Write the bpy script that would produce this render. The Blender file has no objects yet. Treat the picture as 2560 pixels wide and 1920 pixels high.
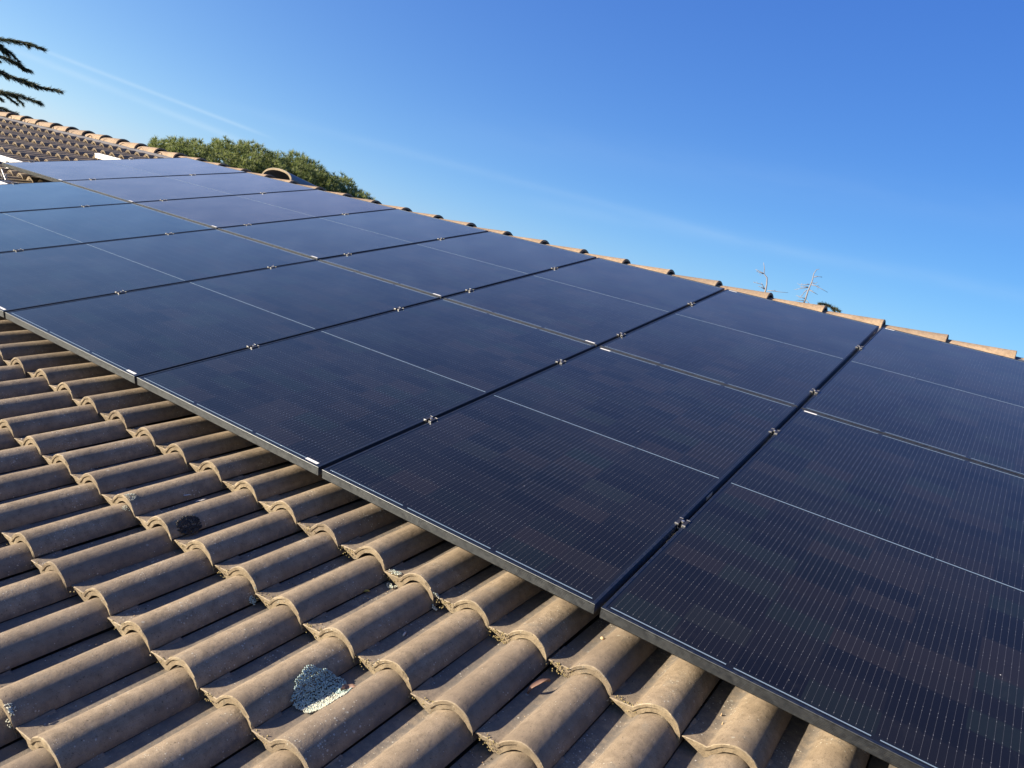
import bpy, bmesh, math, random
import numpy as np
from mathutils import Matrix, Vector, noise as mnoise

random.seed(7)
rng = np.random.default_rng(7)
scene = bpy.context.scene
COL = scene.collection

# ------------------------------------------------------------------ frame of the roof
A = math.radians(16)          # roof pitch
Z0 = 4.2                      # height of the lower edge of the panels above the ground
CA, SA = math.cos(A), math.sin(A)
# roof-local frame: x = -u (u runs along the eaves, away to the far left), y = up the slope, z = off the roof
ROOF = Matrix(((1, 0, 0, 0), (0, CA, -SA, 0), (0, SA, CA, Z0), (0, 0, 0, 1)))

# ------------------------------------------------------------------ camera
cam_d = bpy.data.cameras.new('camera'); cam = bpy.data.objects.new('camera', cam_d); COL.objects.link(cam)
cx, cy, cz = Vector((.8181, .51449, .25692)), Vector((.29188, .01345, -.95636)), Vector((-.49549, .85739, -.13917))
cam.matrix_world = Matrix(((cx[0], -cy[0], -cz[0], .7306), (cx[1], -cy[1], -cz[1], -2.0774), (cx[2], -cy[2], -cz[2], 5.0656), (0, 0, 0, 1)))
cam_d.sensor_width = 36; cam_d.lens = 27.5086; cam_d.clip_end = 3000; cam_d.clip_start = .05
scene.camera = cam

# ------------------------------------------------------------------ sun and sky
SUN = Vector((-1.0, -1.01, .439)).normalized()        # towards the sun
SUN_EL = math.asin(SUN.z)
sl = bpy.data.lights.new('sun', 'SUN'); so = bpy.data.objects.new('sun', sl); COL.objects.link(so)
sl.energy = 4.9; sl.angle = math.radians(.5); sl.color = (1.0, .86, .68)
so.rotation_euler = SUN.to_track_quat('Z', 'Y').to_euler(); so.location = SUN * 50
scene.view_settings.view_transform = 'Standard'; scene.view_settings.look = 'None'
scene.view_settings.exposure = 1.55; scene.view_settings.gamma = 1; scene.view_settings.use_curve_mapping = False
SKY_STRENGTH = .10
EXPO = scene.view_settings.exposure

world = bpy.data.worlds.new('World'); scene.world = world; world.use_nodes = True


class NT:
    """small node-tree helper"""
    def __init__(s, tree):
        s.t = tree; s.n = tree.nodes; s.l = tree.links
    def node(s, kind, **kw):
        n = s.n.new(kind)
        for k, v in kw.items(): setattr(n, k, v)
        return n
    def put(s, sock, v):
        if isinstance(v, bpy.types.NodeSocket): s.l.new(v, sock)
        elif v is not None: sock.default_value = v
    def m(s, op, a, b=None, c=None, clamp=False):
        n = s.node('ShaderNodeMath', operation=op, use_clamp=clamp)
        for i, v in enumerate((a, b, c)): s.put(n.inputs[i], v)
        return n.outputs[0]
    def vm(s, op, a, b=None):
        n = s.node('ShaderNodeVectorMath', operation=op); s.put(n.inputs[0], a); s.put(n.inputs[1], b)
        return n.outputs['Value'] if op in ('DOT_PRODUCT', 'LENGTH') else n.outputs[0]
    def mix(s, f, a, b, mode='MIX'):
        n = s.node('ShaderNodeMix', data_type='RGBA', blend_type=mode)
        s.put(n.inputs[0], f)
        for i, v in ((6, a), (7, b)):
            s.put(n.inputs[i], (*v, 1) if isinstance(v, tuple) and len(v) == 3 else v)
        return n.outputs[2]
    def ramp(s, f, lo, hi, a=0., b=1.):
        n = s.node('ShaderNodeMapRange', interpolation_type='SMOOTHSTEP'); s.put(n.inputs[0], f)
        for i, v in ((1, lo), (2, hi), (3, a), (4, b)): n.inputs[i].default_value = v
        return n.outputs[0]
    def noise(s, vec, scale, detail=3., rough=.55):
        n = s.node('ShaderNodeTexNoise'); s.put(n.inputs['Vector'], vec)
        n.inputs['Scale'].default_value = scale; n.inputs['Detail'].default_value = detail; n.inputs['Roughness'].default_value = rough
        return n.outputs['Fac']
    def voro(s, vec, scale, feature='F1', out='Distance'):
        n = s.node('ShaderNodeTexVoronoi', feature=feature); s.put(n.inputs['Vector'], vec); n.inputs['Scale'].default_value = scale
        return n.outputs[out]
    def mapping(s, vec, scale=(1, 1, 1), loc=(0, 0, 0)):
        n = s.node('ShaderNodeMapping'); s.put(n.inputs[0], vec); n.inputs['Scale'].default_value = scale; n.inputs['Location'].default_value = loc
        return n.outputs[0]


def build_world():
    w = NT(world.node_tree); w.n.clear()
    sky = w.node('ShaderNodeTexSky', sky_type='NISHITA', sun_disc=False)
    sky.sun_elevation = SUN_EL
    sky.sun_rotation = math.atan2(SUN.x, SUN.y)
    sky.altitude = 50; sky.air_density = .7; sky.dust_density = .3; sky.ozone_density = 5.
    tc = w.node('ShaderNodeTexCoord').outputs['Generated']
    d = w.vm('NORMALIZE', tc)
    # thin old contrails: great circles with soft, slightly broken edges
    nz = w.noise(w.mapping(d, (6, 6, 30)), 1.6, 4)
    total = None
    for (n, mid, width, reach, amp) in (((-.10935, -.01382, -.99391), (-.84, .53, .085), .0021, .14, .62),
                                        ((-.1119, -.04357, -.99276), (-.85, .51, .076), .0036, .16, .52),
                                        ((-.04888, .09569, -.99421), (-.54, .83, .106), .0055, .42, .17),
                                        ((.01776, .1136, -.99337), (-.25, .96, .10), .0085, .38, .17),
                                        ((.01, .19, -.98), (-.25, .95, .185), .020, .5, .08)):
        dist = w.vm('DOT_PRODUCT', d, n)
        dist = w.m('ADD', dist, w.m('MULTIPLY', w.m('SUBTRACT', nz, .5), width * .5))
        q = w.m('DIVIDE', dist, width)
        g = w.m('EXPONENT', w.m('MULTIPLY', w.m('MULTIPLY', q, q), -1.))
        mv = Vector(mid).normalized()
        along = w.ramp(w.vm('DOT_PRODUCT', d, tuple(mv)), math.cos(reach), math.cos(reach * .55))
        g = w.m('MULTIPLY', w.m('MULTIPLY', g, along), amp)
        g = w.m('MULTIPLY', g, w.ramp(nz, .25, .6, .45, 1.))
        total = g if total is None else w.m('ADD', total, g)
    # colour response of the clear winter air: a soft tone curve on the sky, a little warmer haze towards the sun
    sep = w.node('ShaderNodeSeparateColor'); w.put(sep.inputs[0], sky.outputs[0])
    comb = w.node('ShaderNodeCombineColor')
    toward = w.vm('DOT_PRODUCT', d, tuple(SUN))
    for i, (a, g, q) in enumerate(((.535, .995, .687), (.410, .863, .350), (.223, .458, .085))):
        v = w.m('POWER', w.m('MULTIPLY', sep.outputs[i], .1), g)
        v = w.m('MULTIPLY', v, w.m('EXPONENT', w.m('MULTIPLY', toward, q)))
        w.put(comb.inputs[i], w.m('MULTIPLY', v, math.exp(a) * 2 ** -EXPO / SKY_STRENGTH))
    lum = w.mix(w.m('MULTIPLY', total, .36, clamp=True), comb.outputs[0], tuple(x * 2 ** -EXPO / SKY_STRENGTH for x in (.72, .90, 1.04)))
    bg = w.node('ShaderNodeBackground'); w.put(bg.inputs[0], lum); bg.inputs[1].default_value = SKY_STRENGTH
    out = w.node('ShaderNodeOutputWorld'); w.l.new(bg.outputs[0], out.inputs[0])


build_world()

# ------------------------------------------------------------------ materials

def material(name):
    m = bpy.data.materials.new(name); m.use_nodes = True
    t = NT(m.node_tree); t.n.clear()
    p = t.node('ShaderNodeBsdfPrincipled'); o = t.node('ShaderNodeOutputMaterial'); t.l.new(p.outputs[0], o.inputs[0])
    return m, t, p


def bump(t, p, h, strength, dist):
    b = t.node('ShaderNodeBump'); b.inputs['Strength'].default_value = strength; b.inputs['Distance'].default_value = dist
    t.put(b.inputs['Height'], h); t.l.new(b.outputs[0], p.inputs['Normal'])


def plain(name, col, rough=.6, metal=0., var=.12, scale=20., b=0.):
    m, t, p = material(name)
    tc = t.node('ShaderNodeTexCoord').outputs['Object']
    n = t.noise(tc, scale, 4)
    c = t.mix(n, tuple(x * (1 - var) for x in col), tuple(min(1, x * (1 + var)) for x in col))
    t.put(p.inputs['Base Color'], c); t.put(p.inputs['Roughness'], t.ramp(n, .2, .8, rough * .85, min(1, rough * 1.15)))
    p.inputs['Metallic'].default_value = metal
    if b: bump(t, p, t.noise(tc, scale * 6, 3), .5, b)
    return m


def tile_material(name, a, b2, lip=False, warm=1.):
    m, t, p = material(name)
    tc = t.node('ShaderNodeTexCoord').outputs['Object']
    oi = t.node('ShaderNodeObjectInfo')
    off = t.node('ShaderNodeCombineXYZ')
    for i, k in enumerate((37., 91., 53.)): t.put(off.inputs[i], t.m('MULTIPLY', oi.outputs['Random'], k))
    v = t.vm('ADD', tc, off.outputs[0])
    big = t.noise(v, 7, 3)
    mid = t.noise(v, 38, 5, .65)
    fine = t.noise(v, 420, 3, .7)
    streak = t.noise(t.mapping(v, (60, 6, 30)), 1, 4, .6)
    c = t.mix(t.ramp(big, .3, .7), a, b2)
    c = t.mix(t.ramp(mid, .40, .72, 0, .6), c, tuple(x * .60 for x in a))
    c = t.mix(t.ramp(streak, .45, .8, 0, .35), c, tuple(x * 1.25 for x in b2))
    c = t.mix(t.ramp(fine, .50, .70, 0, .6), c, tuple(x * .42 for x in a))
    pit = t.noise(v, 150, 2, .6)
    c = t.mix(t.ramp(pit, .62, .72, 0, .75), c, tuple(x * .35 for x in a))
    c = t.mix(t.ramp(t.noise(v, 14, 5, .7), .55, .72, 0, .5), c, (.13, .12, .10))
    c = t.mix(t.m('MULTIPLY', t.m('POWER', oi.outputs['Random'], 2.), .5), c, (.105, .085, .070))
    # grey algae collecting low in the pans
    sx = t.node('ShaderNodeSeparateXYZ'); t.put(sx.inputs[0], tc)
    if not lip:
        low = t.ramp(sx.outputs[2], -.050, -.075, 0, 1)
        c = t.mix(t.m('MULTIPLY', low, t.ramp(mid, .3, .6, .25, .75)), c, (.095, .088, .080))
    # pale crust lichen: irregular little dots, in drifts
    vn = t.node('ShaderNodeTexVoronoi'); t.put(vn.inputs['Vector'], t.vm('ADD', v, t.mapping(v, (.3, .3, .3)))); vn.inputs['Scale'].default_value = 105; vn.inputs['Randomness'].default_value = 1
    rnd = t.node('ShaderNodeSeparateColor'); t.put(rnd.inputs[0], vn.outputs['Color'])
    drift = t.ramp(t.noise(v, 7, 3), .42, .66, 0., .62)
    rad = t.m('MULTIPLY', t.m('SUBTRACT', t.m('MULTIPLY', rnd.outputs[0], rnd.outputs[1]), t.m('SUBTRACT', 1.02, drift)), .45)
    edge = t.m('ADD', vn.outputs['Distance'], t.m('MULTIPLY', t.m('SUBTRACT', t.noise(v, 300, 2), .5), .35))
    dots = t.ramp(t.m('SUBTRACT', t.m('ADD', rad, .28), edge), 0., .10)
    c = t.mix(t.m('MULTIPLY', dots, .8), c, (.38, .36, .30))
    vb = t.node('ShaderNodeTexVoronoi'); t.put(vb.inputs['Vector'], v); vb.inputs['Scale'].default_value = 24
    rb = t.node('ShaderNodeSeparateColor'); t.put(rb.inputs[0], vb.outputs['Color'])
    bl = t.m('MULTIPLY', t.ramp(t.m('ADD', vb.outputs['Distance'], t.m('MULTIPLY', t.m('SUBTRACT', t.noise(v, 120, 3), .5), .25)), .16, .05), t.ramp(rb.outputs[1], .88, .93))
    c = t.mix(t.m('MULTIPLY', bl, .5), c, (.33, .325, .28))
    t.put(p.inputs['Base Color'], c)
    p.inputs['Roughness'].default_value = .86; p.inputs['Specular IOR Level'].default_value = .35
    h = t.m('ADD', t.m('MULTIPLY', fine, .35), t.m('ADD', t.m('MULTIPLY', mid, 1.1), t.m('MULTIPLY', dots, .7)))
    bump(t, p, h, .8 if not lip else .95, .0026 if not lip else .0036)
    return m


M = {}
M['tile'] = tile_material('weathered brown clay', (.176, .138, .096), (.266, .212, .147))
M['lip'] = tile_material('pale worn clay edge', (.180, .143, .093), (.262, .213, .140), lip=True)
M['bead'] = tile_material('worn clay rim highlight', (.245, .202, .138), (.335, .280, .195), lip=True)  # paler clay row: highlight along the lip rim painted into the colour
M['ridge'] = tile_material('sandy ridge clay', (.235, .170, .110), (.32, .235, .155), lip=True)
M['frame'] = plain('black anodised aluminium', (.092, .100, .104), .47, 1.0, .25, 60)
M['backsheet'] = plain('black backsheet', (.015, .015, .017), .7)
M['alu'] = plain('mill finish aluminium', (.50, .50, .49), .42, .85, .05, 30)
M['rail'] = plain('bright aluminium rail', (.86, .85, .80), .55, .15, .04, 12)
M['clamp'] = plain('black clamp top', (.03, .03, .033), .4, .3)
M['ribbon'] = plain('tinned ribbon', (.155, .215, .275), .42, .1, .06, 60)
M['sticker'] = plain('white sticker', (.62, .62, .60), .5, 0, .03)
M['wall'] = plain('sand render', (.38, .31, .23), .9, 0, .1, 3, .004)
M['deck'] = plain('dark underlay', (.045, .038, .033), .95)
M['flash'] = plain('grey ridge flashing', (.11, .11, .115), .75, 0, .3, 6, .002)
M['cap'] = plain('grey weathered cap', (.20, .20, .19), .85, 0, .3, 9, .002)
M['ground'] = plain('dry garden ground', (.13, .12, .06), .95, 0, .5, .35, .02)
M['bark'] = plain('brown bark', (.13, .09, .065), .95, 0, .35, 14, .01)
M['dead'] = plain('bleached dead wood', (.20, .18, .17), .9, 0, .25, 8, .004)
M['cable'] = plain('black cable', (.02, .02, .02), .5)


def leaf_material(name, c1, c2, scale=2., thin=False):
    m, t, p = material(name)
    tc = t.node('ShaderNodeTexCoord').outputs['Object']
    c = t.mix(t.ramp(t.noise(tc, scale, 4), .35, .65), c1, c2)
    c = t.mix(t.ramp(t.noise(tc, scale * 9, 2), .4, .7, 0, .5), c, tuple(x * 1.5 for x in c2))
    t.put(p.inputs['Base Color'], c); p.inputs['Roughness'].default_value = .55; p.inputs['Specular IOR Level'].default_value = .3
    if thin:        # needles let some light through
        tr = t.node('ShaderNodeBsdfTranslucent'); t.put(tr.inputs[0], t.mix(1., c, (1.0, 1.05, .6), 'MULTIPLY'))
        mx = t.node('ShaderNodeMixShader'); mx.inputs[0].default_value = .38
        out = [n for n in t.n if n.type == 'OUTPUT_MATERIAL'][0]
        t.l.new(p.outputs[0], mx.inputs[1]); t.l.new(tr.outputs[0], mx.inputs[2]); t.l.new(mx.outputs[0], out.inputs[0])
    return m


M['pine'] = leaf_material('pine needles', (.085, .120, .046), (.205, .232, .100), 3.5, True)
M['cedar'] = leaf_material('cedar needles', (.030, .042, .028), (.070, .082, .042), 2., True)
M['lichen'] = leaf_material('grey green lichen', (.19, .26, .25), (.31, .39, .36), 60)
M['lichen_pale'] = leaf_material('pale lichen', (.34, .345, .27), (.45, .455, .37), 60)
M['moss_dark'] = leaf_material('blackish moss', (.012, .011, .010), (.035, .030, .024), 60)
M['moss'] = leaf_material('yellow moss', (.16, .13, .055), (.25, .20, .09), 60)
M['leaf'] = plain('dry brown leaf', (.17, .10, .07), .6, 0, .3, 60)
M['leaf_yellow'] = plain('yellow leaf', (.45, .26, .03), .6, 0, .2, 60)
M['stone'] = plain('pale grit', (.40, .38, .35), .8, 0, .2, 80)
M['seed'] = plain('tan twig bits', (.42, .30, .17), .8, 0, .2, 80)


DUST_SHEEN = .00108  # strength of the grazing haze painted into the glass colour
def glass_material():
    m, t, p = material('solar cells under glass')
    tc = t.node('ShaderNodeTexCoord').outputs['Object']
    oi = t.node('ShaderNodeObjectInfo')
    s = t.node('ShaderNodeSeparateXYZ'); t.put(s.inputs[0], tc)
    x, y = s.outputs[0], s.outputs[1]                     # metres from the panel centre
    CW, CH = .182, .0917
    xs = t.m('ADD', x, .546); fx = t.m('DIVIDE', xs, CW)
    ix = t.m('FLOOR', fx)
    ay = t.m('SUBTRACT', t.m('ABSOLUTE', y), .0075); fy = t.m('DIVIDE', ay, CH); iy = t.m('FLOOR', fy)
    inside = t.m('MULTIPLY', t.m('MULTIPLY', t.m('GREATER_THAN', xs, 0), t.m('LESS_THAN', xs, 1.092)), t.m('MULTIPLY', t.m('GREATER_THAN', ay, 0), t.m('LESS_THAN', ay, CH * 11)))
    cv = t.node('ShaderNodeCombineXYZ'); t.put(cv.inputs[0], ix); t.put(cv.inputs[1], t.m('MULTIPLY', iy, t.m('SIGN', y))); t.put(cv.inputs[2], t.m('MULTIPLY', oi.outputs['Random'], 40))
    wn = t.node('ShaderNodeTexWhiteNoise', noise_dimensions='3D'); t.put(wn.inputs[0], cv.outputs[0])
    wc = t.node('ShaderNodeSeparateColor'); t.put(wc.inputs[0], wn.outputs['Color'])
    c = t.mix(t.ramp(wc.outputs[0], .0, 1.), (.0032, .0031, .0036), (.0062, .0058, .0062))
    c = t.mix(t.ramp(wc.outputs[1], .72, .9, 0, .8), c, (.0105, .0088, .0085))
    c = t.mix(t.ramp(wc.outputs[2], .78, .95, 0, .7), c, (.0065, .0095, .0085))
    # wires: ten per cell, running up the slope
    wf = t.m('MULTIPLY', fx, 10.)
    off = t.m('MULTIPLY', t.m('ABSOLUTE', t.m('SUBTRACT', t.m('FRACT', wf), .5)), CW / 10)
    wire = t.m('LESS_THAN', off, .00026)
    wv = t.node('ShaderNodeCombineXYZ'); t.put(wv.inputs[0], t.m('FLOOR', wf)); t.put(wv.inputs[1], t.m('MULTIPLY', iy, t.m('SIGN', y))); t.put(wv.inputs[2], t.m('MULTIPLY', oi.outputs['Random'], 17))
    ww = t.node('ShaderNodeTexWhiteNoise', noise_dimensions='3D'); t.put(ww.inputs[0], wv.outputs[0])
    wb = t.ramp(ww.outputs['Value'], 0, 1, .35, 1.)
    wb = t.m('ADD', t.m('MULTIPLY', wb, .55), t.m('MULTIPLY', t.noise(tc, 1.1, 2), .7))
    # solder pads either side of each joint between half cells
    ey = t.m('MULTIPLY', t.m('SUBTRACT', .5, t.m('ABSOLUTE', t.m('SUBTRACT', t.m('FRACT', fy), .5))), CH)
    pad = t.m('MULTIPLY', t.m('LESS_THAN', t.m('ABSOLUTE', t.m('SUBTRACT', ey, .0088)), .0012), t.m('LESS_THAN', off, .0009))
    wc2 = t.mix(wb, (.010, .010, .013), (.082, .084, .092))
    c = t.mix(t.m('MULTIPLY', wire, inside), c, wc2)
    c = t.mix(t.m('MULTIPLY', pad, inside), c, (.13, .132, .14))
    c = t.mix(inside, (.006, .0065, .008), c)
    # noise for the painted haze, and wiped smears
    dn = t.noise(tc, 2.2, 5, .6)
    sv = t.mapping(tc, (7, 2.2, 1)); sm = t.noise(t.vm('ADD', sv, t.mapping(tc, (3, 3, 3))), 1.3, 6, .7)
    d = t.m('MULTIPLY', t.ramp(sm, .56, .76, 0, .16), oi.outputs['Alpha'])
    spk = t.node('ShaderNodeTexVoronoi'); t.put(spk.inputs['Vector'], t.vm('ADD', tc, t.node('ShaderNodeObjectInfo').outputs['Location'])); spk.inputs['Scale'].default_value = 11
    sc = t.node('ShaderNodeSeparateColor'); t.put(sc.inputs[0], spk.outputs['Color'])
    spot = t.m('MULTIPLY', t.m('LESS_THAN', spk.outputs['Distance'], .020), t.m('GREATER_THAN', sc.outputs[0], .86))
    c = t.mix(t.m('ADD', d, t.m('MULTIPLY', spot, .8), clamp=True), c, (.62, .60, .56))
    # dust haze and blue sky sheen painted into the colour, stronger at slanting views
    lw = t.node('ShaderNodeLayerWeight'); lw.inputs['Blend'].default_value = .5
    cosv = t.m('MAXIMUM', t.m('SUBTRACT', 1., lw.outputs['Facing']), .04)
    sheen_k = t.m('MULTIPLY', t.ramp(dn, .25, .8, .8, 1.25), DUST_SHEEN)
    sheen_fac = t.m('SUBTRACT', 1., t.m('EXPONENT', t.m('DIVIDE', t.m('MULTIPLY', sheen_k, -1.), t.m('POWER', cosv, 3.2))))
    c = t.mix(sheen_fac, c, t.mix(1., (.29, .385, .49), oi.outputs['Color'], 'MULTIPLY'))
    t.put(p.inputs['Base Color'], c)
    t.put(p.inputs['Roughness'], t.ramp(dn, .3, .8, .07, .13))
    p.inputs['IOR'].default_value = 1.37
    t.put(p.inputs['Specular Tint'], oi.outputs['Color'])
    return m


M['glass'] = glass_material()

# ------------------------------------------------------------------ object helpers

def tag(o, label=None, cat=None, group=None, kind=None):
    for k, v in (('label', label), ('category', cat), ('group', group), ('kind', kind)):
        if v: o[k] = v
    return o


def mesh(name, verts, faces, mats, fmat=None, smooth=True, sharp=None):
    me = bpy.data.meshes.new(name); me.from_pydata([tuple(map(float, v)) for v in verts], [], faces)
    for m in (mats if isinstance(mats, (list, tuple)) else [mats]): me.materials.append(m)
    if fmat is not None: me.polygons.foreach_set('material_index', fmat)
    if smooth: me.polygons.foreach_set('use_smooth', [True] * len(me.polygons))
    me.validate(); me.update()
    if smooth and sharp:
        me.set_sharp_from_angle(angle=math.radians(sharp))
    return me


def obj(name, me, parent=None, mat=None):
    o = bpy.data.objects.new(name, me); COL.objects.link(o)
    if parent: o.parent = parent
    if mat is not None: o.matrix_basis = mat
    return o


def empty(name, mat=None):
    o = bpy.data.objects.new(name, None); COL.objects.link(o); o.empty_display_size = .1
    if mat is not None: o.matrix_basis = mat
    return o


class MB:
    """collects vertices and faces"""
    def __init__(s): s.v = []; s.f = []; s.m = []
    def add(s, v, f, mi=0, mat=None):
        k = len(s.v)
        s.v += [tuple(mat @ Vector(p)) if mat else tuple(p) for p in v]
        s.f += [tuple(i + k for i in q) for q in f]; s.m += [mi] * len(f)
    def box(s, a, b, mi=0, mat=None):
        (x0, y0, z0), (x1, y1, z1) = a, b
        v = [(x0, y0, z0), (x1, y0, z0), (x1, y1, z0), (x0, y1, z0), (x0, y0, z1), (x1, y0, z1), (x1, y1, z1), (x0, y1, z1)]
        s.add(v, [(0, 3, 2, 1), (4, 5, 6, 7), (0, 1, 5, 4), (1, 2, 6, 5), (2, 3, 7, 6), (3, 0, 4, 7)], mi, mat)
    def tube(s, pts, rad, n=6, mi=0, cap=True):
        pts = [Vector(p) for p in pts]; rings = []
        for i, p in enumerate(pts):
            d = (pts[min(i + 1, len(pts) - 1)] - pts[max(i - 1, 0)]).normalized()
            a = d.orthogonal().normalized(); b = d.cross(a)
            r = rad[i] if isinstance(rad, (list, tuple)) else rad
            rings.append([p + (a * math.cos(2 * math.pi * k / n) + b * math.sin(2 * math.pi * k / n)) * r for k in range(n)])
        base = len(s.v)
        for r in rings: s.v += [tuple(p) for p in r]
        for i in range(len(rings) - 1):
            for k in range(n):
                q = base + i * n; s.f.append((q + k, q + (k + 1) % n, q + n + (k + 1) % n, q + n + k)); s.m.append(mi)
        if cap:
            s.f.append(tuple(base + k for k in reversed(range(n)))); s.f.append(tuple(base + (len(rings) - 1) * n + k for k in range(n))); s.m += [mi, mi]
    def mesh(s, name, mats, smooth=False, sharp=None): return mesh(name, s.v, s.f, mats, s.m, smooth, sharp)


# ------------------------------------------------------------------ tile lattice (roof-local u, v, n)
PU, PV, UC0, V0 = .2109, .3471, .5637, -.1289
DROP = .039
def plane_n(u, v): return -.0992 - .0033 * u + .0016 * v


def ss(a, b, x):
    t = np.clip((x - a) / (b - a), 0, 1); return t * t * (3 - 2 * t)


PX = np.array([-.150, -.1447, -.1425, -.122, -.106, -.092, -.082, -.075, -.069, -.061, -.050, -.037, -.023, -.009, .005, .018, .031, .043, .053, .0605, .0645, .0662])
PH = np.array([-.0740, -.0735, -.0608, -.0600, -.0592, -.0584, -.0570, -.0540, -.0460, -.0330, -.0220, -.0122, -.0048, -.0006, -.0002, -.0026, -.0082, -.0165, -.0262, -.0370, -.0470, -.0560])
FIL = np.array([.0020, .0030, .0050, .0065, .0075, .0080, .0075, .0050, .003, .001, 0, 0, 0, 0, 0, 0, 0, 0, 0, 0, .0, .0])


def tile_h(xp, y):
    """height of the top surface of a tile over the crest plane; xp across (+ towards the near side), y up from the lip"""
    h = np.interp(xp, PX, PH) + np.interp(xp, PX, FIL) * np.exp(-np.maximum(y, 0) / .028)
    return h - DROP * y / PV


def surf(u, v):
    """roof surface height (n) at u, v"""
    j = math.floor((v - V0) / PV); y = v - V0 - j * PV
    i = round((u - UC0) / PU)
    xp = -(u - (UC0 + i * PU))
    if xp > .0662: i -= 1; xp -= PU
    if xp < -.1447: i += 1; xp += PU
    return float(plane_n(u, V0 + j * PV) + tile_h(xp, y))


def build_tile(name, seed, ys, full=True, xs=None, clean=False):
    r = random.Random(seed); xs = PX if xs is None else xs; n = len(xs)
    V = []; F = []; MI = []
    wob = [r.uniform(-1, 1) for _ in range(8)]
    def jit(x, y): return mnoise.noise(Vector((x * 18 + seed * 9.1, y * 9, seed * 3.7))) * .0018
    rows = []
    for ky, y in enumerate(ys):
        row = []
        for x in xs:
            h = float(tile_h(x, y)) + jit(x, y) - (float(np.interp(x, PX, FIL)) * math.exp(-max(y, 0) / .028) if clean else 0)
            yy = y + (mnoise.noise(Vector((x * 45, seed * 5.3, 0))) * .0022 if ky <= 2 else 0)
            if full and ky == 0:
                ch = mnoise.noise(Vector((x * 55 + seed * 3.1, 7.7, seed)))
                h -= .0028 + max(0, ch - .15) * .012; yy += max(0, ch - .15) * .012
            if full and ky == 1: h -= .0006
            V.append((x, yy, h)); row.append(len(V) - 1)
        rows.append(row)
    for a in range(len(rows) - 1):
        for k in range(n - 1):
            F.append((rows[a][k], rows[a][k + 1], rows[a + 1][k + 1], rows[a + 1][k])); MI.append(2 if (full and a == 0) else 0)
    # lip: thick front edge with a shallow step, then the underside running back
    th = np.interp(xs, [-.15, -.140, -.112, -.085, -.062, -.040, 0, .045, .068], [.002, .003, .019, .035, .035, .028, .0255, .028, .031])
    prev = rows[0]
    if clean: th = np.interp(xs, [-.15, -.140, -.095, -.075, -.062, -.040, 0, .045, .068], [.002, .003, .008, .014, .022, .023, .0215, .024, .027])
    def ring(dy, frac, inset=0.):
        row = []
        for k, x in enumerate(xs):
            h = float(tile_h(x, 0)) - (float(np.interp(x, PX, FIL)) if clean else 0) - .003 - th[k] * frac + jit(x, .5) * 1.5
            xx = x
            if inset and -.075 < x < .066: xx = x * (1 - inset)
            V.append((xx, dy + mnoise.noise(Vector((x * 60, frac * 3, seed))) * .0028, h + mnoise.noise(Vector((x * 70, seed * 2.2, frac * 5))) * .0016)); row.append(len(V) - 1)
        return row
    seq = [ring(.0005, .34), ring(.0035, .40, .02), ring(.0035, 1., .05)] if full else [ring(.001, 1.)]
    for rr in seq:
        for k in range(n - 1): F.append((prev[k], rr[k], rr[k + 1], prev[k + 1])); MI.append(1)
        prev = rr
    # underside (only the first centimetres can be looked into)
    back = []
    for k, x in enumerate(xs):
        q = V[prev[k]]; V.append((q[0], .09, q[2] - DROP * .09 / PV * .4)); back.append(len(V) - 1)
    for k in range(n - 1): F.append((prev[k], back[k], back[k + 1], prev[k + 1])); MI.append(0)
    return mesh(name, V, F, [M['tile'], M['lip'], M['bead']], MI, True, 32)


YS = [0, .0022, .0075, .022, .05, .10, .18, .27, .345, .395]
tile_meshes = [build_tile('roof_tile', s, YS) for s in range(6)]
clean_meshes = [build_tile('roof_tile', 20 + s, YS, clean=True) for s in range(4)]
LX = PX[[0, 2, 4, 6, 8, 10, 12, 14, 16, 18, 21]]
low_tile = build_tile('roof_tile_low', 11, [0, .05, .39], False, LX)


def tile_matrix(i, j, r=None):
    u = UC0 + i * PU; v = V0 + j * PV; n = plane_n(u, v)
    m = Matrix.Translation((-u, v, n))
    if r: m = m @ Matrix.Translation((r.gauss(0, .0012), r.gauss(0, .0034), r.gauss(0, .0007))) @ Matrix.Rotation(r.gauss(0, .0055), 4, 'Z') @ Matrix.Rotation(r.gauss(0, .005), 4, 'Y') @ Matrix.Rotation(r.gauss(0, .003), 4, 'X')
    return m


# ------------------------------------------------------------------ ground
g = 900
o = obj('ground', mesh('ground', [(-g, -g, 0), (g, -g, 0), (g, g, 0), (-g, g, 0)], [(0, 1, 2, 3)], M['ground'], smooth=False)); tag(o, kind='structure')

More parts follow.
